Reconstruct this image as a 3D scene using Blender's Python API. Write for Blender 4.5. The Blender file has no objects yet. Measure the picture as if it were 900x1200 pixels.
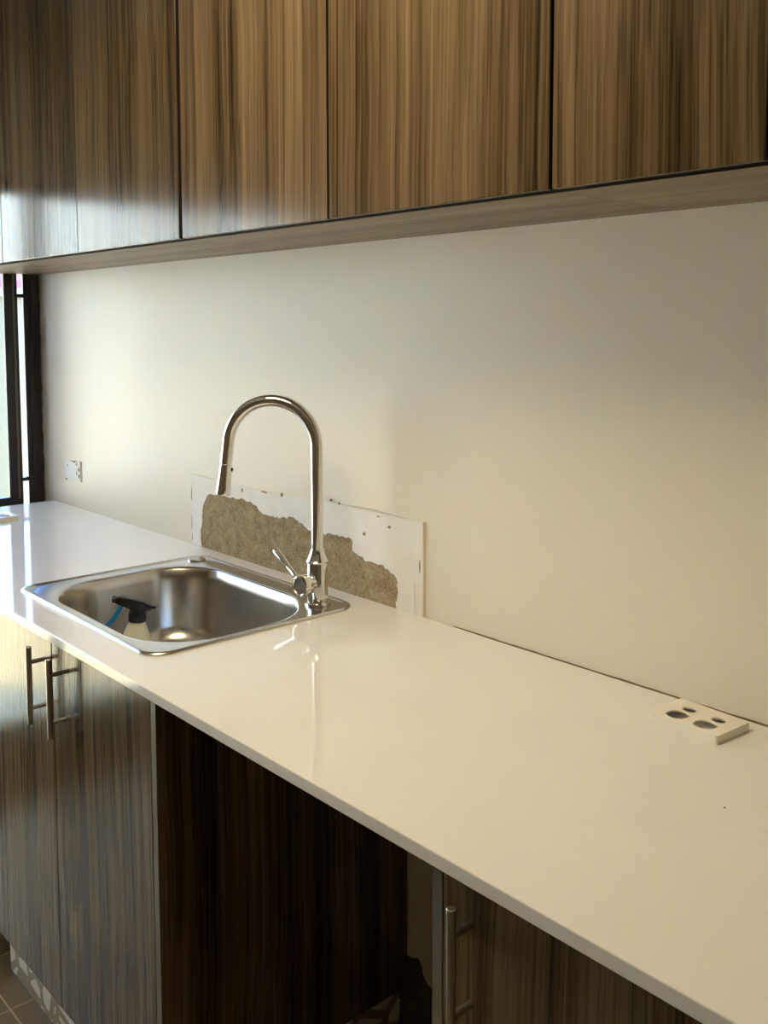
import bpy, bmesh, math, random
from mathutils import Vector, Matrix

random.seed(7)
sc = bpy.context.scene
COL = sc.collection
T = 0.918                      # height of the worktop's upper face above the floor
PI = math.pi

# ------------------------------------------------------------------ camera
yaw, pitch, roll = 0.8437, 0.0802, -0.0022
fw = Vector((-math.sin(yaw) * math.cos(pitch), math.cos(yaw) * math.cos(pitch), -math.sin(pitch)))
rt = fw.cross(Vector((0, 0, 1))).normalized()
up = rt.cross(fw)
rt2 = math.cos(roll) * rt + math.sin(roll) * up
up2 = -math.sin(roll) * rt + math.cos(roll) * up
cam = bpy.data.objects.new('camera', bpy.data.cameras.new('camera'))
COL.objects.link(cam)
M = Matrix((rt2, up2, -fw)).transposed().to_4x4()
M.translation = Vector((0.0, -1.3291, 0.5791 + T))
cam.matrix_world = M
cam.data.sensor_fit = 'VERTICAL'
cam.data.sensor_height = 24.0
cam.data.lens = 1143.8 * 24.0 / 1200.0
cam.data.shift_y = -(600 - 474.4) / 1200.0
cam.data.clip_start = 0.02
sc.camera = cam

# ------------------------------------------------------------------ world, sun, fill lamp, exposure
SUN_EL, SKY_STR, SUN_STR, FILL_W, EXPOSURE = 58, 2.3, 20.5, 6.8, 0.72
world = bpy.data.worlds.new('sky')
sc.world = world
world.use_nodes = True
wn = world.node_tree
wn.nodes.clear()
sky = wn.nodes.new('ShaderNodeTexSky')
sky.sky_type = 'NISHITA'
sky.sun_disc = False
sky.sun_elevation = math.radians(SUN_EL)
sky.sun_rotation = math.radians(90)
sky.air_density = 1.0
sky.dust_density = 0.4
sky.ozone_density = 3.0
bg = wn.nodes.new('ShaderNodeBackground')
bg.inputs[1].default_value = SKY_STR
wo = wn.nodes.new('ShaderNodeOutputWorld')
wb = wn.nodes.new('ShaderNodeMix')          # daylight seen with an indoor white balance
wb.data_type = 'RGBA'
wb.blend_type = 'MULTIPLY'
wb.inputs[0].default_value = 1.0
wb.inputs[7].default_value = (0.60, 0.92, 1.36, 1)
wn.links.new(sky.outputs[0], wb.inputs[6])
wn.links.new(wb.outputs[2], bg.inputs[0])
wn.links.new(bg.outputs[0], wo.inputs[0])

sun = bpy.data.objects.new('sun', bpy.data.lights.new('sun', 'SUN'))
COL.objects.link(sun)
sun.data.energy = SUN_STR
sun.data.color = (1.0, 0.81, 0.47)
sun.data.angle = math.radians(0.6)
sd = Vector((-math.cos(math.radians(SUN_EL)), 0.75, -math.sin(math.radians(SUN_EL)))).normalized()
sun.rotation_euler = sd.to_track_quat('-Z', 'Y').to_euler()
sun.location = (4, -1, 6)

lamp = bpy.data.objects.new('ceiling_lamp_light', bpy.data.lights.new('ceiling_lamp_light', 'AREA'))  # warm fill added at the ceiling, out of view
COL.objects.link(lamp)
lamp.data.shape = 'DISK'
lamp.data.size = 0.8
lamp.data.energy = FILL_W
lamp.data.color = (1.0, 0.77, 0.44)
lamp.location = (-1.2, -0.94, T + 1.52)

vs = sc.view_settings
vs.view_transform = 'Standard'
vs.look = 'None'
vs.exposure = EXPOSURE
vs.gamma = 1.0
vs.use_curve_mapping = False
sc.cycles.use_denoising = True
sc.cycles.max_bounces = 12
sc.cycles.diffuse_bounces = 6
sc.cycles.glossy_bounces = 6
sc.cycles.caustics_reflective = True
sc.cycles.sample_clamp_indirect = 6.0

# ------------------------------------------------------------------ materials
class NT:
    def __init__(s, name):
        s.m = bpy.data.materials.new(name)
        s.m.use_nodes = True
        s.t = s.m.node_tree
        s.b = s.t.nodes['Principled BSDF']
    def n(s, typ, **kw):
        x = s.t.nodes.new(typ)
        for k, v in kw.items():
            setattr(x, k, v)
        return x
    def l(s, a, b):
        s.t.links.new(a, b)
    def set(s, **kw):
        for k, v in kw.items():
            s.b.inputs[k.replace('_', ' ')].default_value = v
        return s
    def math(s, op, a, b=None, clamp=False):
        x = s.n('ShaderNodeMath', operation=op)
        x.use_clamp = clamp
        for i, v in enumerate((a, b)):
            if v is None:
                continue
            if isinstance(v, (int, float)):
                x.inputs[i].default_value = v
            else:
                s.l(v, x.inputs[i])
        return x.outputs[0]
    def noise(s, vec, scale, detail=2.0, rough=0.5, dist=0.0):
        x = s.n('ShaderNodeTexNoise')
        x.inputs['Scale'].default_value = scale
        x.inputs['Detail'].default_value = detail
        x.inputs['Roughness'].default_value = rough
        x.inputs['Distortion'].default_value = dist
        if vec is not None:
            s.l(vec, x.inputs['Vector'])
        return x.outputs['Fac']
    def ramp(s, fac, stops):
        x = s.n('ShaderNodeValToRGB')
        e = x.color_ramp.elements
        while len(e) < len(stops):
            e.new(0.5)
        for i, (p, c) in enumerate(stops):
            e[i].position = p
            e[i].color = (*c, 1)
        s.l(fac, x.inputs[0])
        return x.outputs[0]
    def obj(s):
        return s.n('ShaderNodeTexCoord').outputs['Object']
    def bump(s, h, strength, dist=0.002):
        x = s.n('ShaderNodeBump')
        x.inputs['Strength'].default_value = strength
        x.inputs['Distance'].default_value = dist
        s.l(h, x.inputs['Height'])
        s.l(x.outputs[0], s.b.inputs['Normal'])

def plain(name, col, rough=0.5, metal=0.0, vary=0.06, scale=6.0, bump=0.0, bscale=300.0, **kw):
    k = NT(name)
    k.set(Roughness=rough, Metallic=metal, **kw)
    o = k.obj()
    f = k.noise(o, scale, 3.0)
    lo = tuple(c * (1 - vary) for c in col)
    hi = tuple(min(1, c * (1 + vary)) for c in col)
    k.l(k.ramp(f, [(0.3, lo), (0.7, hi)]), k.b.inputs['Base Color'])
    if bump:
        k.bump(k.noise(o, bscale, 3.0), bump)
    return k.m

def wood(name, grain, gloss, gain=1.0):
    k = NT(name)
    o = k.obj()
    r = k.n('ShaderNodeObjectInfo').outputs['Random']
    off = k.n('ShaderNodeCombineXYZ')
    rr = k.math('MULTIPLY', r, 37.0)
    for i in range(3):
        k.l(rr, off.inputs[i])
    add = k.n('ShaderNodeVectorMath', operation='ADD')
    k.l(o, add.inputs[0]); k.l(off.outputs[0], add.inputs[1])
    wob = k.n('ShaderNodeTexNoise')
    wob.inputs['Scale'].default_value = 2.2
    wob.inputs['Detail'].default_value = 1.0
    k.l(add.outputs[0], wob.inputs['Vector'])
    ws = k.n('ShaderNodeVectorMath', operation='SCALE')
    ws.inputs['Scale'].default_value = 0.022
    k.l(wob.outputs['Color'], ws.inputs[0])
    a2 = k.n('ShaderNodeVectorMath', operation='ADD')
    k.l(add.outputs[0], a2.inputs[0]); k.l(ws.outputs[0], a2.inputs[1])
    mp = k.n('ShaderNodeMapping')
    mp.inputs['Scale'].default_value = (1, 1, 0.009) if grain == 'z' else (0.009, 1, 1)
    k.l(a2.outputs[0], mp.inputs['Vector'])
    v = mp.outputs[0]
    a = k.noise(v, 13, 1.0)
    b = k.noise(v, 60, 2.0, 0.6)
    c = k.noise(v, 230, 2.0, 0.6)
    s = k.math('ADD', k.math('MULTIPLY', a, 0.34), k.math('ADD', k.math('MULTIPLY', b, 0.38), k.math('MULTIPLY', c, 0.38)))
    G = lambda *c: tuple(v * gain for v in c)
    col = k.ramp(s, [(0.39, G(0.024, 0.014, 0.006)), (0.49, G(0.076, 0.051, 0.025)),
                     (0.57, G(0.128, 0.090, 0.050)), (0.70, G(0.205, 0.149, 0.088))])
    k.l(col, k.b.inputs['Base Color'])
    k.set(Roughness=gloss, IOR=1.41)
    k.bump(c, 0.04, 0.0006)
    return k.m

def tile_print(name):
    k = NT(name)
    o = k.obj()
    vo = k.n('ShaderNodeTexVoronoi', feature='DISTANCE_TO_EDGE')
    vo.inputs['Scale'].default_value = 15.0
    k.l(o, vo.inputs['Vector'])
    k.l(k.ramp(vo.outputs['Distance'], [(0.11, (0.30, 0.22, 0.13)), (0.13, (0.74, 0.69, 0.62))]), k.b.inputs['Base Color'])
    k.set(Roughness=0.35)
    return k.m

def glass(name):
    k = NT(name)
    k.t.nodes.remove(k.b)
    tr = k.n('ShaderNodeBsdfTransparent')
    tr.inputs[0].default_value = (0.93, 0.96, 0.95, 1)
    gl = k.n('ShaderNodeBsdfGlossy')
    gl.inputs['Roughness'].default_value = 0.02
    fr = k.n('ShaderNodeFresnel')
    fr.inputs[0].default_value = 1.45
    mx = k.n('ShaderNodeMixShader')
    k.l(fr.outputs[0], mx.inputs[0]); k.l(tr.outputs[0], mx.inputs[1]); k.l(gl.outputs[0], mx.inputs[2])
    k.l(mx.outputs[0], k.t.nodes['Material Output'].inputs[0])
    return k.m

def steel(name, col, rough, brushed=None):
    k = NT(name)
    k.set(Metallic=1.0)
    o = k.obj()
    mp = k.n('ShaderNodeMapping')
    mp.inputs['Scale'].default_value = brushed or (1, 1, 1)
    k.l(o, mp.inputs['Vector'])
    f = k.noise(mp.outputs[0], 60, 3.0, 0.6)
    mr = k.n('ShaderNodeMapRange')
    mr.inputs['To Min'].default_value = rough * 0.8
    mr.inputs['To Max'].default_value = rough * 1.25
    k.l(f, mr.inputs['Value'])
    k.l(mr.outputs[0], k.b.inputs['Roughness'])
    k.l(k.ramp(f, [(0.2, tuple(c * 0.94 for c in col)), (0.8, col)]), k.b.inputs['Base Color'])
    return k.m

def render_mat(name):
    k = NT(name)
    o = k.obj()
    f1 = k.noise(o, 38, 5.0, 0.65)
    f2 = k.noise(o, 170, 4.0, 0.6)
    s = k.math('ADD', k.math('MULTIPLY', f1, 0.5), k.math('MULTIPLY', f2, 0.5))
    k.l(k.ramp(s, [(0.34, (0.16, 0.11, 0.055)), (0.50, (0.36, 0.275, 0.155)), (0.62, (0.46, 0.37, 0.23)), (0.70, (0.70, 0.63, 0.50))]),
        k.b.inputs['Base Color'])
    k.set(Roughness=0.9)
    k.bump(s, 1.0, 0.006)
    return k.m

MAT = dict(
    wood=wood('walnut_laminate', 'z', 0.16),
    wood_h=wood('walnut_laminate_horizontal_lit', 'x', 0.40, 1.65),  # gain puts light bounced off the worktop into the underside's colour
    dark=plain('dark_gap', (0.006, 0.004, 0.003), 0.9),
    paint=plain('cream_wall_paint', (0.80, 0.745, 0.64), 0.42, vary=0.015, scale=2.5, bump=0.03, bscale=90),
    skim=plain('white_skim_plaster', (0.86, 0.845, 0.82), 0.6, vary=0.03, scale=25, bump=0.08, bscale=70),
    render=render_mat('bare_cement_render'),
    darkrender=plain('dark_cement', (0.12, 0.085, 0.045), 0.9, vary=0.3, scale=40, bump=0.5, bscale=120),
    quartz=plain('white_quartz', (0.79, 0.785, 0.77), 0.06, vary=0.012, scale=10),
    steel=steel('brushed_steel', (0.66, 0.645, 0.62), 0.22, (1, 6, 1)),
    chrome=steel('chrome', (0.82, 0.81, 0.79), 0.04),
    nickel=steel('brushed_nickel', (0.55, 0.52, 0.46), 0.30, (1, 1, 0.05)),
    black=plain('black_plastic', (0.005, 0.005, 0.006), 0.25),
    blackmetal=plain('black_aluminium', (0.012, 0.011, 0.011), 0.35),
    brownblack=plain('dark_sealed_jamb', (0.022, 0.015, 0.012), 0.6, vary=0.3, scale=30),
    blue=plain('blue_plastic', (0.02, 0.22, 0.50), 0.35),
    bottle=plain('milky_plastic', (0.66, 0.68, 0.55), 0.4),
    white=plain('white_plastic', (0.83, 0.80, 0.72), 0.35),
    ceiling=plain('ceiling_paint', (0.80, 0.77, 0.70), 0.8),
    wallother=plain('room_wall_paint', (0.33, 0.26, 0.165), 0.8),
    grout=plain('light_grout', (0.34, 0.27, 0.17), 0.8),
    tile=plain('beige_floor_tile', (0.15, 0.105, 0.056), 0.32, IOR=1.36, vary=0.10, scale=9),
    kick=tile_print('patterned_kick_tile'),
    glass=glass('window_glass'),
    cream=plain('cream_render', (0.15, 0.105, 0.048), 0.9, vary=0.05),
    cream2=plain('blocker_pale', (0.80, 0.69, 0.48), 0.9, vary=0.05),
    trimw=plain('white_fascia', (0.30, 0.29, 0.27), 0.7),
    red=plain('red_roof', (0.24, 0.045, 0.045), 0.8, vary=0.15, scale=14),
    pave=plain('courtyard_paving', (0.66, 0.50, 0.24), 0.9, vary=0.1),
    joint=plain('joint_shade', (0.22, 0.165, 0.10), 0.9),  # brown that paints the shadow in the gap behind the worktop
    edge=plain('grey_edge_band', (0.15, 0.128, 0.095), 0.4),
    fill_white=plain('fill_body', (0.8, 0.78, 0.74), 0.5),
)
k = NT('fill_diffuser')  # glowing face of the added fill light
k.set(Emission_Color=(1.0, 0.80, 0.52, 1), Emission_Strength=3.0)
MAT['fill_glow'] = k.m

# ------------------------------------------------------------------ mesh helpers
def nb():
    return bmesh.new()

def box(bm, x0, x1, y0, y1, z0, z1):
    x0, x1 = min(x0, x1), max(x0, x1); y0, y1 = min(y0, y1), max(y0, y1); z0, z1 = min(z0, z1), max(z0, z1)
    v = [bm.verts.new((x, y, z)) for z in (z0, z1) for y in (y0, y1) for x in (x0, x1)]
    for f in ((0, 2, 3, 1), (4, 5, 7, 6), (0, 1, 5, 4), (2, 6, 7, 3), (0, 4, 6, 2), (1, 3, 7, 5)):
        bm.faces.new([v[i] for i in f])
    return bm

def B(*a):
    return box(nb(), *a)

def loops(bm, rings, cap0=True, cap1=True, closed=True):
    vr = [[bm.verts.new(p) for p in r] for r in rings]
    n = len(vr[0])
    for a, b in zip(vr, vr[1:]):
        for i in range(n if closed else n - 1):
            j = (i + 1) % n
            bm.faces.new((a[i], a[j], b[j], b[i]))
    if cap0:
        bm.faces.new(list(reversed(vr[0])))
    if cap1:
        bm.faces.new(vr[-1])
    return bm

def lathe(bm, prof, origin=(0, 0, 0), axis=(0, 0, 1), n=32):
    q = Vector(axis).normalized().to_track_quat('Z', 'Y').to_matrix()
    o = Vector(origin)
    return loops(bm, [[o + q @ Vector((r * math.cos(2 * PI * i / n), r * math.sin(2 * PI * i / n), z)) for i in range(n)] for r, z in prof])

def tube(bm, pts, rad, n=16):
    pts = [Vector(p) for p in pts]
    if not isinstance(rad, (list, tuple)):
        rad = [rad] * len(pts)
    rings, side = [], None
    for i, p in enumerate(pts):
        t = (pts[min(i + 1, len(pts) - 1)] - pts[max(i - 1, 0)]).normalized()
        if side is None:
            side = t.cross(Vector((0, 0, 1)))
            if side.length < 1e-3:
                side = t.cross(Vector((0, 1, 0)))
        side = (side - t * side.dot(t)).normalized()
        u = t.cross(side)
        rings.append([p + rad[i] * (math.cos(2 * PI * k / n) * side + math.sin(2 * PI * k / n) * u) for k in range(n)])
    return loops(bm, rings)

def plate(outer, holes, z0, z1):
    """slab with through holes: outer and holes are lists of 2-D points"""
    bm = nb()
    edges, lo = [], []
    for poly in [outer] + holes:
        v = [bm.verts.new((x, y, z1)) for x, y in poly]
        lo.append(v)
        edges += [bm.edges.new((v[i], v[(i + 1) % len(v)])) for i in range(len(v))]
    res = bmesh.ops.triangle_fill(bm, use_beauty=True, edges=edges)
    faces = [g for g in res['geom'] if isinstance(g, bmesh.types.BMFace)]
    dup = bmesh.ops.duplicate(bm, geom=faces)
    vm = dup['vert_map']
    low = {}
    for v in lo:
        for a in v:
            b = vm.get(a)
            b.co.z = z0
            low[a] = b
    for v in lo:
        for i in range(len(v)):
            a, b = v[i], v[(i + 1) % len(v)]
            bm.faces.new((a, b, low[b], low[a]))
    return bm

def rrect(x0, x1, y0, y1, r, z=0.0, n=10):
    if not isinstance(r, (list, tuple)):
        r = [r] * 4
    out = []
    for (cx, cy, a0), rr in zip(((x1, y1, 0), (x0, y1, 90), (x0, y0, 180), (x1, y0, 270)), r):
        ox = cx - rr if cx == x1 else cx + rr
        oy = cy - rr if cy == y1 else cy + rr
        for i in range(n):
            a = math.radians(a0 + 90 * i / (n - 1))
            out.append((ox + rr * math.cos(a), oy + rr * math.sin(a), z))
    return out

def prism_xz(bm, poly, y0, y1):
    """polygon in x,z extruded from y0 (seen face) to y1"""
    a = [bm.verts.new((x, y0, z)) for x, z in poly]
    b = [bm.verts.new((x, y1, z)) for x, z in poly]
    n = len(poly)
    e = [bm.edges.new((a[i], a[(i + 1) % n])) for i in range(n)]
    bmesh.ops.triangle_fill(bm, use_beauty=True, edges=e)
    for i in range(n):
        j = (i + 1) % n
        bm.faces.new((a[i], a[j], b[j], b[i]))
    return bm

def jag(pts, step, amp, rng):
    out = []
    for (x0, z0), (x1, z1) in zip(pts, pts[1:]):
        L = math.hypot(x1 - x0, z1 - z0)
        m = max(1, int(L / step))
        for i in range(m):
            t = i / m
            k = 0 if i == 0 else 1
            out.append((x0 + (x1 - x0) * t + k * rng.uniform(-amp, amp), z0 + (z1 - z0) * t + k * rng.uniform(-amp, amp)))
    out.append(pts[-1])
    return out

def obj(name, bm, mat, parent=None, loc=(0, 0, 0), smooth=False, bevel=0.0, seg=2):
    bmesh.ops.recalc_face_normals(bm, faces=bm.faces[:])
    me = bpy.data.meshes.new(name)
    bm.to_mesh(me)
    bm.free()
    me.materials.append(MAT[mat])
    if smooth:
        me.polygons.foreach_set('use_smooth', [True] * len(me.polygons))
        me.set_sharp_from_angle(angle=math.radians(38))
    o = bpy.data.objects.new(name, me)
    COL.objects.link(o)
    o.location = loc
    if parent:
        o.parent = parent
    if bevel:
        b = o.modifiers.new('bevel', 'BEVEL')
        b.width = bevel
        b.segments = seg
        b.limit_method = 'ANGLE'
        b.angle_limit = math.radians(40)
    return o

def tag(o, label, cat, group=None):
    o['label'] = label
    o['category'] = cat
    if group:
        o['group'] = group
    return o

def thing(name, loc, label, cat, group=None, rz=0.0):
    e = bpy.data.objects.new(name, None)
    e.empty_display_size = 0.05
    COL.objects.link(e)
    e.location = loc
    e.rotation_euler = (0, 0, rz)
    return tag(e, label, cat, group)

def struct(name, bm, mat, label, loc=(0, 0, T), cat=None, **kw):
    o = obj(name, bm, mat, None, loc, **kw)
    o['kind'] = 'structure'
    o['label'] = label
    o['category'] = cat or name.split('_')[0]
    return o

def copy_child(o, parent, loc):
    c = o.copy()
    COL.objects.link(c)
    c.parent = parent
    c.location = loc
    return c

# ------------------------------------------------------------------ the room
XL, XR, YF = -3.235, 1.6, -3.3       # window wall, right wall, wall behind the camera
CEIL = 1.60
HEAD = 1.06                           # top of the glazing

floor = struct('floor', B(XL - 0.12, XR, YF, 0.12, -0.08, -0.0004), 'grout', 'floor of small beige square tiles with pale grout lines', loc=(0, 0, 0))
tile_bm = B(0.002, 0.198, 0.002, 0.198, -0.004, 0.0)
tile0 = None
px0, py0 = -2.069, -0.593              # a grout crossing
rest = nb()
for i in range(-7, 20):
    for j in range(-14, 4):
        x, y = px0 + 0.2 * i, py0 + 0.2 * j
        if x < XL - 0.1 or x + 0.2 > XR or y < YF or y + 0.2 > 0.12:
            continue
        if x < -0.9 and y > -1.5:
            if tile0 is None:
                tile0 = obj('floor_tile', tile_bm, 'tile', floor, (x, y, 0.0), bevel=0.0003, seg=1)
            else:
                copy_child(tile0, floor, (x, y, 0.0))
        else:
            box(rest, x + 0.0015, x + 0.1985, y + 0.0015, y + 0.1985, -0.004, 0.0)
ro = obj('floor_tile_field', rest, 'tile', floor)
ro['kind'] = 'stuff'

wall_back = struct('wall_back', B(XL - 0.12, XR, 0.0, 0.12, -T, CEIL), 'paint', 'cream painted wall behind the white worktop')
wl = nb()
box(wl, XL - 0.12, XL, YF, 0.0, HEAD, CEIL)
box(wl, XL - 0.12, XL, -0.63, 0.0, -T, -0.035)
box(wl, XL - 0.12, XL, YF, -1.85, -T, HEAD)
wall_left = struct('wall_left', wl, 'paint', 'end wall around the black framed window and glass door')
struct('wall_right', B(XR, XR + 0.12, YF, 0.12, -T, CEIL), 'wallother', 'plain wall closing the room opposite the window')
struct('wall_front', B(XL - 0.12, XR + 0.12, YF - 0.12, YF, -T, CEIL), 'wallother', 'plain wall facing the kitchen worktop')
struct('ceiling', B(XL - 0.12, XR + 0.12, YF - 0.12, 0.12, CEIL, CEIL + 0.12), 'ceiling', 'plain pale kitchen ceiling')

# window beside the worktop: a slim open slot between the jamb and the sash
win = bpy.data.objects.new('window_1', None)
COL.objects.link(win)
win.location = (XL, 0, T)
win['kind'] = 'structure'
win['label'] = 'black aluminium window with a slim open slot at the worktop end'
win['category'] = 'window'
Z0, Z1 = -0.035, HEAD
jb = nb()
rng = random.Random(3)
ys = [-0.037, -0.037, -0.002, -0.002]
zz = [Z0 + (Z1 - Z0) * i / 40 for i in range(41)]
rings = []
for z in zz:
    e = rng.uniform(-0.0015, 0.0025)
    rings.append([(-0.05, -0.040, z), (0.0, -0.038, z), (0.006, -0.030, z), (0.004, -0.004 - e, z), (-0.05, -0.001, z)])
loops(jb, rings)
obj('jamb', jb, 'brownblack', win)
obj('mullion', B(-0.020, -0.004, -0.054, -0.037, Z0, Z1), 'blackmetal', win, bevel=0.0015)
sash = obj('sash_stile', B(-0.020, -0.004, -0.118, -0.0735, 0.006, Z1 - 0.04), 'blackmetal', win, bevel=0.0015)
obj('stile_groove', B(-0.005, -0.001, -0.090, -0.084, 0.006, Z1 - 0.04), 'edge', win)
obj('sash_stile', B(-0.022, -0.004, -0.625, -0.580, 0.006, Z1 - 0.04), 'blackmetal', win, bevel=0.0015)
obj('bottom_rail', B(-0.022, -0.004, -0.625, -0.0735, Z0, 0.012), 'blackmetal', win, bevel=0.0015)
obj('head_rail', B(-0.05, 0.0, -0.625, -0.001, Z1 - 0.045, Z1), 'blackmetal', win)
obj('window_pane', B(-0.014, -0.010, -0.582, -0.116, 0.010, Z1 - 0.043), 'glass', win)
for z in (0.683, 0.070):
    obj('stay_bar', B(-0.012, 0.004, -0.085, -0.030, z - 0.006, z + 0.006), 'blackmetal', win, bevel=0.001)

# tall glazed door in the same wall, beyond the worktop
dr = bpy.data.objects.new('door_1', None)
COL.objects.link(dr)
dr.location = (XL, 0, 0)
dr['kind'] = 'structure'
dr['label'] = 'tall black framed glass door beside the worktop end'
dr['category'] = 'door'
for a, b in ((-0.66, -0.625), (-1.255, -1.215), (-1.85, -1.81)):
    obj('door_stile', B(-0.05, 0.0, a, b, 0, T + Z1), 'blackmetal', dr, bevel=0.002)
for a, b in ((0.0, 0.16), (T + Z1 - 0.05, T + Z1)):
    obj('door_rail', B(-0.045, -0.005, -1.85, -0.625, a, b), 'blackmetal', dr, bevel=0.002)
for a, b in ((-1.22, -0.655), (-1.815, -1.25)):
    obj('door_pane', B(-0.030, -0.024, a, b, 0.155, T + Z1 - 0.045), 'glass', dr)

# damaged plaster behind the tap
rng = random.Random(11)
bare = [(-2.222, -0.004), (-2.218, 0.05), (-2.206, 0.11), (-2.183, 0.142), (-2.13, 0.153), (-2.085, 0.150), (-2.02, 0.155), (-1.963, 0.1455),
        (-1.93, 0.128), (-1.8576, 0.1295), (-1.807, 0.138), (-1.742, 0.117), (-1.695, 0.1185), (-1.62, 0.121), (-1.597, 0.121),
        (-1.5945, 0.097), (-1.549, 0.081), (-1.495, 0.0837), (-1.462, 0.070), (-1.450, 0.056), (-1.455, 0.003), (-1.456, -0.004)]
edge = jag(bare, 0.008, 0.0035, rng)
skim = list(edge) + [(-1.376, -0.004), (-1.375, 0.1917)] + jag([(-1.375, 0.1917), (-1.56, 0.197), (-1.9, 0.186), (-2.263, 0.190)], 0.03, 0.0015, rng) + [(-2.265, -0.004)]
bp = nb()
prism_xz(bp, edge + [(-1.47, -0.004)], -0.0006, 0.003)
o = obj('bare_render', bp, 'render', wall_back)
o['label'] = 'rough grey brown cement where the plaster is missing'
sp = nb()
prism_xz(sp, skim, -0.0024, 0.003)
o = obj('skim_patch', sp, 'skim', wall_back)
o['label'] = 'white skim coat around the missing plaster'
obj('plaster_ridge', B(-1.377, -1.372, -0.0042, 0.002, -0.004, 0.192), 'paint', wall_back, bevel=0.0015)
obj('plaster_ridge', B(-1.4015, -1.3985, -0.0042, 0.002, -0.004, 0.062), 'skim', wall_back, bevel=0.001)
for (x, z, w, h) in [(-2.02, 0.176, 0.007, 0.010), (-1.925, 0.183, 0.030, 0.006), (-1.853, 0.185, 0.009, 0.010), (-1.67, 0.197, 0.006, 0.006),
                     (-1.64, 0.193, 0.007, 0.005), (-1.51, 0.184, 0.013, 0.004), (-1.475, 0.167, 0.010, 0.008), (-1.555, 0.140, 0.010, 0.010),
                     (-2.2635, 0.135, 0.004, 0.050), (-2.2635, 0.06, 0.003, 0.040), (-2.2635, 0.02, 0.003, 0.02), (-1.385, 0.10, 0.004, 0.03)]:
    cb = nb()
    n = 9
    prism_xz(cb, [(x + w * 0.5 * rng.uniform(0.6, 1.2) * math.cos(2 * PI * i / n), z + h * 0.5 * rng.uniform(0.5, 1.2) * math.sin(2 * PI * i / n)) for i in range(n)], -0.0028, 0.001)
    obj('plaster_chip', cb, 'render', wall_back)
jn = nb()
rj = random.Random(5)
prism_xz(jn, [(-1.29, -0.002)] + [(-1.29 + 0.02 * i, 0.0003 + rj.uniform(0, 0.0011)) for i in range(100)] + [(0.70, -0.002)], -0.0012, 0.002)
obj('joint_shade_strip', jn, 'joint', wall_back)  # dark strip painting the shadow line of the worktop gap
# roughly filled socket opening near the window
sb = nb()
prism_xz(sb, jag([(-3.060, 0.080), (-2.944, 0.086), (-2.944, 0.152), (-3.062, 0.148), (-3.060, 0.080)], 0.02, 0.002, rng)[:-1], -0.004, 0.003)
o = obj('socket_filler', sb, 'skim', wall_back, bevel=0.001)
o['label'] = 'roughly filled socket opening in the wall'
for (x, z, w, h) in [(-2.99, 0.147, 0.05, 0.006), (-2.955, 0.125, 0.012, 0.014), (-2.956, 0.103, 0.014, 0.013), (-2.972, 0.14, 0.012, 0.008), (-3.052, 0.085, 0.016, 0.008), (-2.972, 0.112, 0.006, 0.02), (-3.04, 0.13, 0.01, 0.008)]:
    cb = nb()
    prism_xz(cb, [(x + w * 0.5 * rng.uniform(0.5, 1.2) * math.cos(2 * PI * i / 9), z + h * 0.5 * rng.uniform(0.5, 1.2) * math.sin(2 * PI * i / 9)) for i in range(9)], -0.0046, 0.001)
    obj('filler_crack', cb, 'render', wall_back)
# bare strip low on the wall, seen through the appliance gap
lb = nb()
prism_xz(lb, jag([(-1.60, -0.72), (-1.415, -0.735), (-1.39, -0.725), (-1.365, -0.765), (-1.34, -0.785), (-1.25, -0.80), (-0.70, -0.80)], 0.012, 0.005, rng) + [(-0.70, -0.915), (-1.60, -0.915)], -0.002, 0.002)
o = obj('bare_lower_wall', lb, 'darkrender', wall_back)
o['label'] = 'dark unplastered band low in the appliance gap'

# what stands outside the window
hs = thing('neighbour_house', (-7.65, 1.0, -0.25), 'cream rendered house with red roof seen through the window slot', 'building')
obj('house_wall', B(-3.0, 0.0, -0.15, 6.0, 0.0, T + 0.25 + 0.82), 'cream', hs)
obj('fascia', B(-3.0, 0.06, -0.15, 6.0, T + 0.25 + 0.82, T + 0.25 + 0.885), 'trimw', hs)
rf = nb()
z = T + 0.25 + 0.885
loops(rf, [[(0.10, y, z), (0.10, y, z + 0.05), (-1.6, y, z + 0.45), (-3.2, y, z + 0.05), (-3.2, y, z)] for y in (-0.16, 6.1)])
obj('house_roof', rf, 'red', hs)
h2 = thing('light_blocker', (-6.7, -4.0, -0.25), 'added tall pale block out of view, shaping the window light', 'building')  # added unseen mass; cuts the sky and shapes door reflections
obj('blocker_wall', B(-5.2, 0.0, -5.2, 4.8, 0.0, 3.75), 'cream2', h2)
obj('blocker_coping', B(-5.25, 0.05, -5.25, 4.82, 3.75, 3.85), 'trimw', h2)
yard = struct('floor_courtyard', B(-13.0, XL - 0.12, -9.5, 8.0, -0.35, -0.25), 'pave', 'paved courtyard outside the window', loc=(0, 0, 0), cat='paving')

# ------------------------------------------------------------------ worktop
CF, TH = -0.60, 0.018
WX0, WX1 = -3.160, 0.75
SX0, SX1, SY0, SY1 = -2.132, -1.514, -0.530, -0.052        # sink rim
hole = [(x, y) for x, y, _ in rrect(SX0 + 0.018, SX1 - 0.010, SY0 + 0.014, SY1 - 0.016, 0.03, n=5)]
outer = [(WX0, CF), (WX1, CF), (WX1, -0.0035), (-1.20, -0.0035), (-1.32, -0.0002), (WX0, -0.0002)]
wt = obj('worktop', plate(outer, [hole], -TH, 0.0), 'quartz', None, (0, 0, T), bevel=0.0016, seg=2)
tag(wt, 'long glossy white stone worktop with a sink cut into it', 'worktop')

# ------------------------------------------------------------------ base cabinets
DF, DT = -0.572, 0.018            # door front plane, door thickness
CB = -0.80                         # underside of the carcasses
CT = -TH                           # top of the carcasses (under the worktop)

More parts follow.
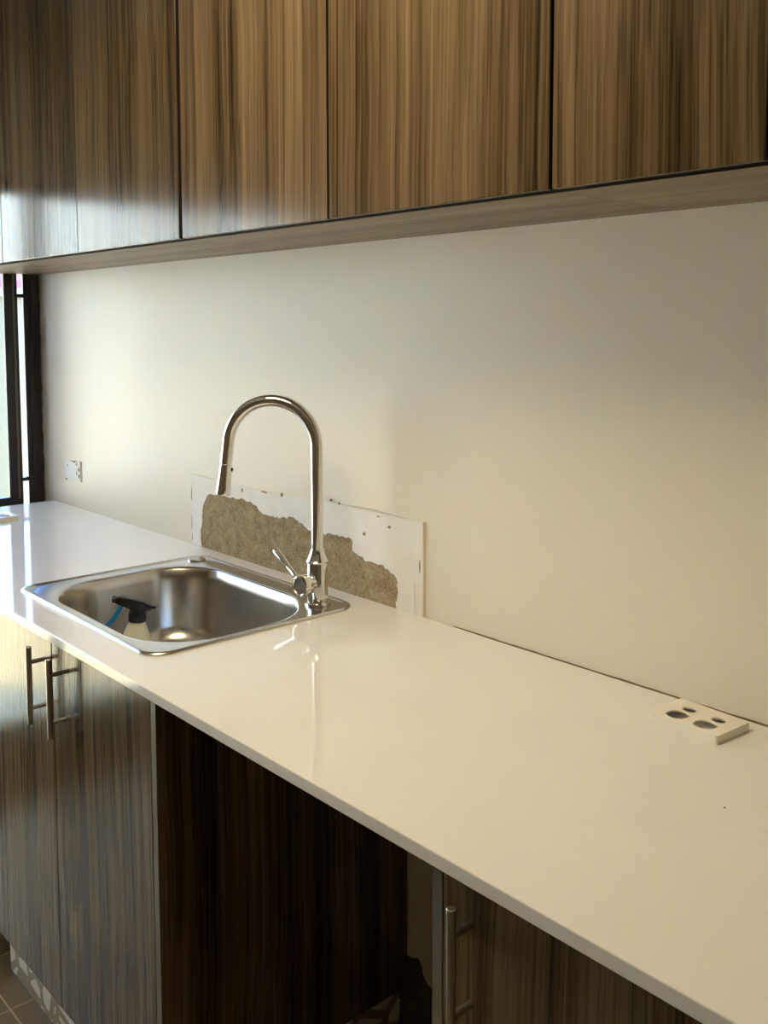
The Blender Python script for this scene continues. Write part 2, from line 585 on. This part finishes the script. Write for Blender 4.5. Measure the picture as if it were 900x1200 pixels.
def handle(parent, x, z0, z1, mat='nickel'):
    """bar handle: x relative to its door"""
    bm = nb()
    r, so = 0.0058, 0.031
    n = 20
    prof = [(r * 0.86, 0), (r, 0.0008), (r, z1 - z0 - 0.0008), (r * 0.86, z1 - z0)]
    lathe(bm, prof, (x, -so, z0), n=n)
    for z in (z0 + 0.032, z1 - 0.032):
        tube(bm, [(x, 0.0005, z), (x, -so, z)], 0.0044, 12)
    return obj('handle', bm, mat, parent, smooth=True)

def base_unit(x0, x1, seams, handles, label, edge_right=True, back=True):
    t = thing('base_cabinet', ((x0 + x1) / 2, DF, 0.118), label, 'cabinet', 'base cabinets under the worktop')
    ox = (x0 + x1) / 2
    zb, zt = CB + T - 0.118, CT + T - 0.118
    yb = -DF - 0.004
    P = 0.016
    for a, flush in ((x0, seams[0] > x0 + 0.01), (x1 - P, seams[-1] < x1 - 0.01)):
        f = 0.0012 if flush else DT + 0.003
        pn = obj('side_panel', B(a - ox, a - ox + P, f, yb, zb, zt), 'wood', t)
        obj('edge_or_shade_band', B(a - ox, a - ox + P, f - 0.001, f, zb, zt), 'edge', pn)
    obj('bottom_panel', B(x0 - ox + P, x1 - ox - P, DT + 0.002, yb, zb, zb + P), 'wood', t)
    obj('back_panel', B(x0 - ox + P, x1 - ox - P, yb - 0.006, yb, zb + P, zt), 'wood', t)
    for a, b, hx in zip(seams, seams[1:], handles):
        g = 0.0016
        d = obj('door', B(-(b - a) / 2 + g, (b - a) / 2 - g * 1.4, 0.0, DT, zb, zt - 0.003), 'wood', t, ((a + b) / 2 - ox, 0, 0), bevel=0.0008, seg=1)
        if hx is not None:
            handle(d, hx - (a + b) / 2, -0.207 + T - 0.118, -0.050 + T - 0.118)
    return t

base_unit(-2.236, -1.421, [-2.236, -1.837, -1.437], [-1.875, -1.777], 'wooden double-door cabinet under the sink with two bar handles')
base_unit(-3.150, -2.238, [-3.150, -2.694, -2.238], [None, None], 'wooden double-door cabinet under the worktop beside the window')
base_unit(-0.769, 0.140, [-0.753, -0.306, 0.140], [-0.708, 0.100], 'wooden cabinet with steel bar handle right of the appliance gap')
# patterned plinth under the sink cabinet
pl = thing('plinth', (-1.8, -0.54, 0.0), 'patterned white and beige tile plinth under the sink cabinet', 'plinth')
for i in range(4):
    x0 = -2.205 + i * 0.193
    obj('plinth_tile', B(x0 + 1.8 + 0.0006, x0 + 1.8 + 0.1924, 0.0, 0.010, 0.0, 0.1175), 'kick', pl)
for i in range(3):
    y0 = 0.012 + i * 0.172
    obj('plinth_tile', B(0.357, 0.367, y0, y0 + 0.171, 0.0, 0.1175), 'kick', pl)

# ------------------------------------------------------------------ wall cabinets
UF, UB, UT = -0.314, 0.7535, 1.575

def wall_unit(x0, x1, seams, label, grp='wall cabinets above the worktop'):
    ox = (x0 + x1) / 2
    t = thing('wall_cabinet', (ox, 0.0, T + UB), label, 'cabinet', grp)
    h = UT - UB
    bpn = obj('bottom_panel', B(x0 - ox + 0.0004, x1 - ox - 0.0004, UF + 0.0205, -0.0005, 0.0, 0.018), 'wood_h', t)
    obj('edge_or_shade_band', B(x0 - ox + 0.0004, x1 - ox - 0.0004, UF + 0.0195, UF + 0.0204, 0.0004, 0.018), 'dark', bpn)  # dark strip painting the shadow gap below the doors
    obj('carcass', B(x0 - ox + 0.0006, x1 - ox - 0.0006, UF + 0.0250, -0.0005, 0.0181, h), 'dark', t)
    for a, b, ga, gb in seams:
        d = obj('door', B(-(b - a) / 2 + ga, (b - a) / 2 - gb, UF, UF + 0.018, 0.0028, h - 0.002), 'wood', t, ((a + b) / 2 - ox, 0, 0), bevel=0.0007, seg=1)
        obj('edge_or_shade_band', B((b - a) / 2 - gb, (b - a) / 2 - gb + 0.0006, UF + 0.0008, UF + 0.018, 0.0028, h - 0.002), 'dark', d)
    return t

wall_unit(-3.225, -2.715, [(-3.225, -2.715, .001, .002)], 'wooden wall cabinet door nearest the window')
wall_unit(-2.715, -1.755, [(-2.715, -2.235, .002, .001), (-2.235, -1.755, .001, .007)], 'wide two-door wooden wall cabinet over the sink with pale window reflection')
wall_unit(-1.755, -0.816, [(-1.755, -1.279, .006, .0028), (-1.279, -0.816, .0028, .003)], 'two-door wooden wall cabinet just right of the tap')
wall_unit(-0.816, -0.5226, [(-0.816, -0.5226, .003, .002)], 'narrow dark wooden wall cabinet above the loose socket plate')
wall_unit(-0.5226, 0.40, [(-0.5226, -0.06, .0016, .0016), (-0.06, 0.40, .0016, .0016)], 'two-door wooden wall cabinet past the narrow one')

# ------------------------------------------------------------------ sink
sk = thing('sink', ((SX0 + SX1) / 2, (SY0 + SY1) / 2, T), 'inset stainless steel single-bowl sink with rounded bowl', 'sink')
cx, cy = (SX0 + SX1) / 2, (SY0 + SY1) / 2
def L(x0, x1, y0, y1, r, z, n=14):
    return [(x - cx, y - cy, z) for x, y, _ in rrect(x0, x1, y0, y1, r, n=n)]
ox0, ox1, oy0, oy1 = -2.083, -1.538, -0.500, -0.104
RR = [0.165, 0.125, 0.135, 0.135]
def O(i, z, dr=0.0):
    return L(ox0 + i, ox1 - i, oy0 + i, oy1 - i, [max(0.03, q - i * 0.6 + dr) for q in RR], z)
def E_(i, z):
    return L(SX0 + i, SX1 - i, SY0 + i, SY1 - i, max(0.012, 0.045 - i * 0.5), z)
rim = loops(nb(), [E_(0.001, 0.0002), E_(0.0, 0.0018), E_(0.0012, 0.0040), E_(0.004, 0.0054), E_(0.0075, 0.0054), E_(0.0105, 0.0040), E_(0.013, 0.0026),
                   L(SX0 + 0.03, SX1 - 0.015, SY0 + 0.02, SY1 - 0.03, [0.07, 0.05, 0.05, 0.05], 0.0024), O(-0.004, 0.0022), O(0.0, 0.0010), O(0.003, -0.002)], False, False)
obj('rim', rim, 'steel', sk, smooth=True)
bowl = loops(nb(), [O(0.003, -0.002), O(0.006, -0.008), O(0.010, -0.025), O(0.022, -0.135), O(0.030, -0.158), O(0.045, -0.172), O(0.070, -0.178), O(0.12, -0.181)], False, True)
obj('bowl', bowl, 'steel', sk, smooth=True)
obj('drain', lathe(nb(), [(0.005, -0.001), (0.030, 0.0), (0.043, 0.003), (0.045, 0.001), (0.045, -0.001)], (0.02, 0.0, -0.180)), 'chrome', sk, smooth=True)
capb = lathe(nb(), [(0.0215, 0.0), (0.0215, 0.0035), (0.019, 0.0052), (0.004, 0.0056)], (-2.090 - cx, -0.093 - cy, 0.0015))
obj('tap_hole_cap', capb, 'steel', sk, smooth=True)

# ------------------------------------------------------------------ tap
TX, TY = -1.584, -0.106
tp = thing('tap', (TX, TY, T + 0.0025), 'tall chrome gooseneck tap with side lever and pull-out head', 'tap')
obj('base_flange', lathe(nb(), [(0.0270, 0.0), (0.0275, 0.002), (0.0265, 0.005), (0.0225, 0.0065)]), 'chrome', tp, smooth=True)
obj('body', lathe(nb(), [(0.0215, 0.004), (0.0215, 0.086), (0.0210, 0.087), (0.0238, 0.0885), (0.0238, 0.0915), (0.0225, 0.093), (0.0165, 0.107), (0.0150, 0.112), (0.0150, 0.116)], n=40), 'chrome', tp, smooth=True)
D = Vector((-0.775, -0.632, 0)).normalized()      # spout direction
R_, HZ = 0.0945, 0.330
pts = [Vector((0, 0, 0.110)), Vector((0, 0, 0.20)), Vector((0, 0, 0.29))]
for i in range(0, 33):
    a = math.radians(176 * i / 32)
    pts.append(Vector((0, 0, HZ)) + D * (R_ - R_ * math.cos(a)) + Vector((0, 0, R_ * math.sin(a))))
tdir = (pts[-1] - pts[-2]).normalized()
pts.append(pts[-1] + tdir * 0.045)
obj('neck', tube(nb(), pts, 0.0125, 24), 'chrome', tp, smooth=True)
hd = obj('spray_head', lathe(nb(), [(0.0118, -0.0005), (0.0108, 0.0008), (0.0108, 0.0022), (0.0128, 0.003), (0.0130, 0.012), (0.0150, 0.055), (0.0165, 0.064), (0.0160, 0.066), (0.0120, 0.066)], pts[-1], tdir), 'chrome', tp, smooth=True)
bside = (Vector((0.72, -0.45, 0.0))).normalized()
bc = pts[-1] + tdir * 0.014 + Vector((0.665, 0.747, 0)) * 0.0125
obj('spray_button', lathe(nb(), [(0.0042, -0.004), (0.0042, 0.002), (0.0034, 0.0032)], bc, Vector((0.665, 0.747, 0)), 16), 'black', hd, smooth=True)
VA = Vector((0.12, -0.99, 0)).normalized()
vz = 0.048
vb = lathe(nb(), [(0.0150, 0.010), (0.0150, 0.030), (0.0142, 0.0305), (0.0142, 0.0315), (0.0215, 0.0325), (0.0222, 0.034), (0.0222, 0.050), (0.0205, 0.053), (0.0182, 0.0535), (0.0172, 0.0520), (0.002, 0.0520)], (0, 0, vz), VA, 36)
vo = obj('valve', vb, 'chrome', tp, smooth=True)
ld = Vector((-0.86, 0.0, 0.51)).normalized()
lo_ = Vector((0, 0, vz)) + VA * 0.042 + ld * 0.018
lv = tube(nb(), [lo_, lo_ + ld * 0.010, lo_ + ld * 0.012, lo_ + ld * 0.016, lo_ + ld * 0.018, lo_ + ld * 0.05, lo_ + ld * 0.086, lo_ + ld * 0.093, lo_ + ld * 0.096],
          [0.0046, 0.0046, 0.0064, 0.0064, 0.0052, 0.0064, 0.0082, 0.0068, 0.0030], 20)
obj('lever', lv, 'chrome', tp, smooth=True)

# ------------------------------------------------------------------ spray bottle in the bowl
bt = thing('spray_bottle', (-1.880, -0.375, T - 0.1765), 'milky spray bottle with black head and blue trigger inside the sink', 'spray bottle', rz=math.atan2(-0.70, -0.714))
bt.rotation_euler[1] = math.radians(-4)
bt.scale = (1, 1, 0.9)
obj('bottle_body', lathe(nb(), [(0.026, 0.0), (0.034, 0.002), (0.036, 0.008), (0.036, 0.075), (0.033, 0.095), (0.024, 0.125), (0.0175, 0.142), (0.0165, 0.150)], n=32), 'bottle', bt, smooth=True)
obj('collar', lathe(nb(), [(0.0185, 0.146), (0.0190, 0.148), (0.0190, 0.164), (0.0165, 0.168), (0.0150, 0.182)], n=28), 'black', bt, smooth=True)
hb = nb()
prof = [(-0.044, 0.186), (-0.040, 0.181), (-0.020, 0.172), (0.012, 0.170), (0.016, 0.176), (0.030, 0.180), (0.047, 0.186), (0.048, 0.200), (0.040, 0.203), (0.010, 0.199), (-0.015, 0.194), (-0.030, 0.188)]
a = [hb.verts.new((x, -0.011, z)) for x, z in prof]
b = [hb.verts.new((x, 0.011, z)) for x, z in prof]
hb.faces.new(a); hb.faces.new(list(reversed(b)))
for i in range(len(prof)):
    j = (i + 1) % len(prof)
    hb.faces.new((a[i], b[i], b[j], a[j]))
obj('spray_head', hb, 'black', bt, bevel=0.003, seg=2)
obj('nozzle', lathe(nb(), [(0.008, 0.0), (0.0085, 0.002), (0.0085, 0.010), (0.003, 0.011)], (0.044, 0, 0.193), (1, 0, 0), 16), 'black', bt, smooth=True)
tg = nb()
tp_pts = [(0.034, 0, 0.184), (0.037, 0, 0.172), (0.043, 0, 0.158), (0.052, 0, 0.144), (0.064, 0, 0.130)]
rings = []
for i, (x, y, z) in enumerate(tp_pts):
    w = 0.0085 - 0.0005 * i
    d = 0.0055
    nx, nz = 0.9, 0.45
    rings.append([(x - nx * d, -w, z - nz * d), (x + nx * d, -w, z + nz * d), (x + nx * d, w, z + nz * d), (x - nx * d, w, z - nz * d)])
loops(tg, rings)
obj('trigger', tg, 'blue', bt, bevel=0.0015)

# ------------------------------------------------------------------ loose socket cover plates
def lens(cx, cy, w, h, k):
    """lens-like opening: two shallow arcs with blunt sides"""
    out = []
    for s in (1, -1):
        for i in range(9):
            t = -1 + 2 * i / 8
            out.append((cx + s * -t * w / 2, cy + s * (h / 2) * (1 - k * t * t)))
        for j in (-0.5, 0.0, 0.5):
            out.append((cx - s * (w / 2) * (1 + 0.22 * (1 - 4 * j * j * 0.9)), cy - s * j * h * (1 - k) * -1 * -1))
    return out

def socket_plate(loc, rz, label):
    t = thing('socket_plate', loc, label, 'socket plate', 'loose socket cover plates on the worktop', rz)
    W, H, Z = 0.116, 0.080, 0.013
    o = [(x, y) for x, y, _ in rrect(-W / 2, W / 2, -H / 2, H / 2, 0.004, n=4)]
    holes = [lens(-0.0225, -0.018, 0.027, 0.031, 0.30), lens(0.0235, -0.018, 0.027, 0.031, 0.30),
             lens(-0.0225, 0.0105, 0.018, 0.017, 0.35), lens(0.0265, 0.0105, 0.018, 0.017, 0.35)]
    obj('face', plate(o, holes, Z - 0.0025, Z), 'white', t, bevel=0.0006, seg=1)
    inner = [(x, y) for x, y, _ in rrect(-W / 2 + 0.003, W / 2 - 0.003, -H / 2 + 0.003, H / 2 - 0.003, 0.002, n=4)]
    obj('skirt', plate(o, [inner], 0.0, Z - 0.0024), 'white', t)
    return t
socket_plate((-0.7265, -0.0720, T), math.radians(-4), 'white twin-socket cover plate with four holes on the worktop by the wall')
socket_plate((-2.945, -0.278, T), math.radians(92), 'white socket cover plate on the worktop beside the window')

cr = lathe(nb(), [(0.0004, 0.0), (0.0011, 0.0004), (0.0012, 0.0010), (0.0005, 0.0015)], n=8)
tag(obj('crumb', cr, 'black', None, (-0.574, -0.271, T)), 'tiny black speck on the bare worktop', 'crumb')

# ------------------------------------------------------------------ body of the added fill light (out of view)
cl = thing('ceiling_fill', (-1.2, -0.94, T + CEIL), 'added round white fill lamp at the ceiling, out of view', 'lamp')
obj('fill_body', lathe(nb(), [(0.42, 0.0), (0.42, -0.03), (0.41, -0.035), (0.405, -0.03), (0.405, -0.02)], n=40), 'fill_white', cl, smooth=True)
obj('fill_diffuser', lathe(nb(), [(0.404, -0.020), (0.404, -0.030), (0.02, -0.032)], n=40), 'fill_glow', cl, smooth=True)
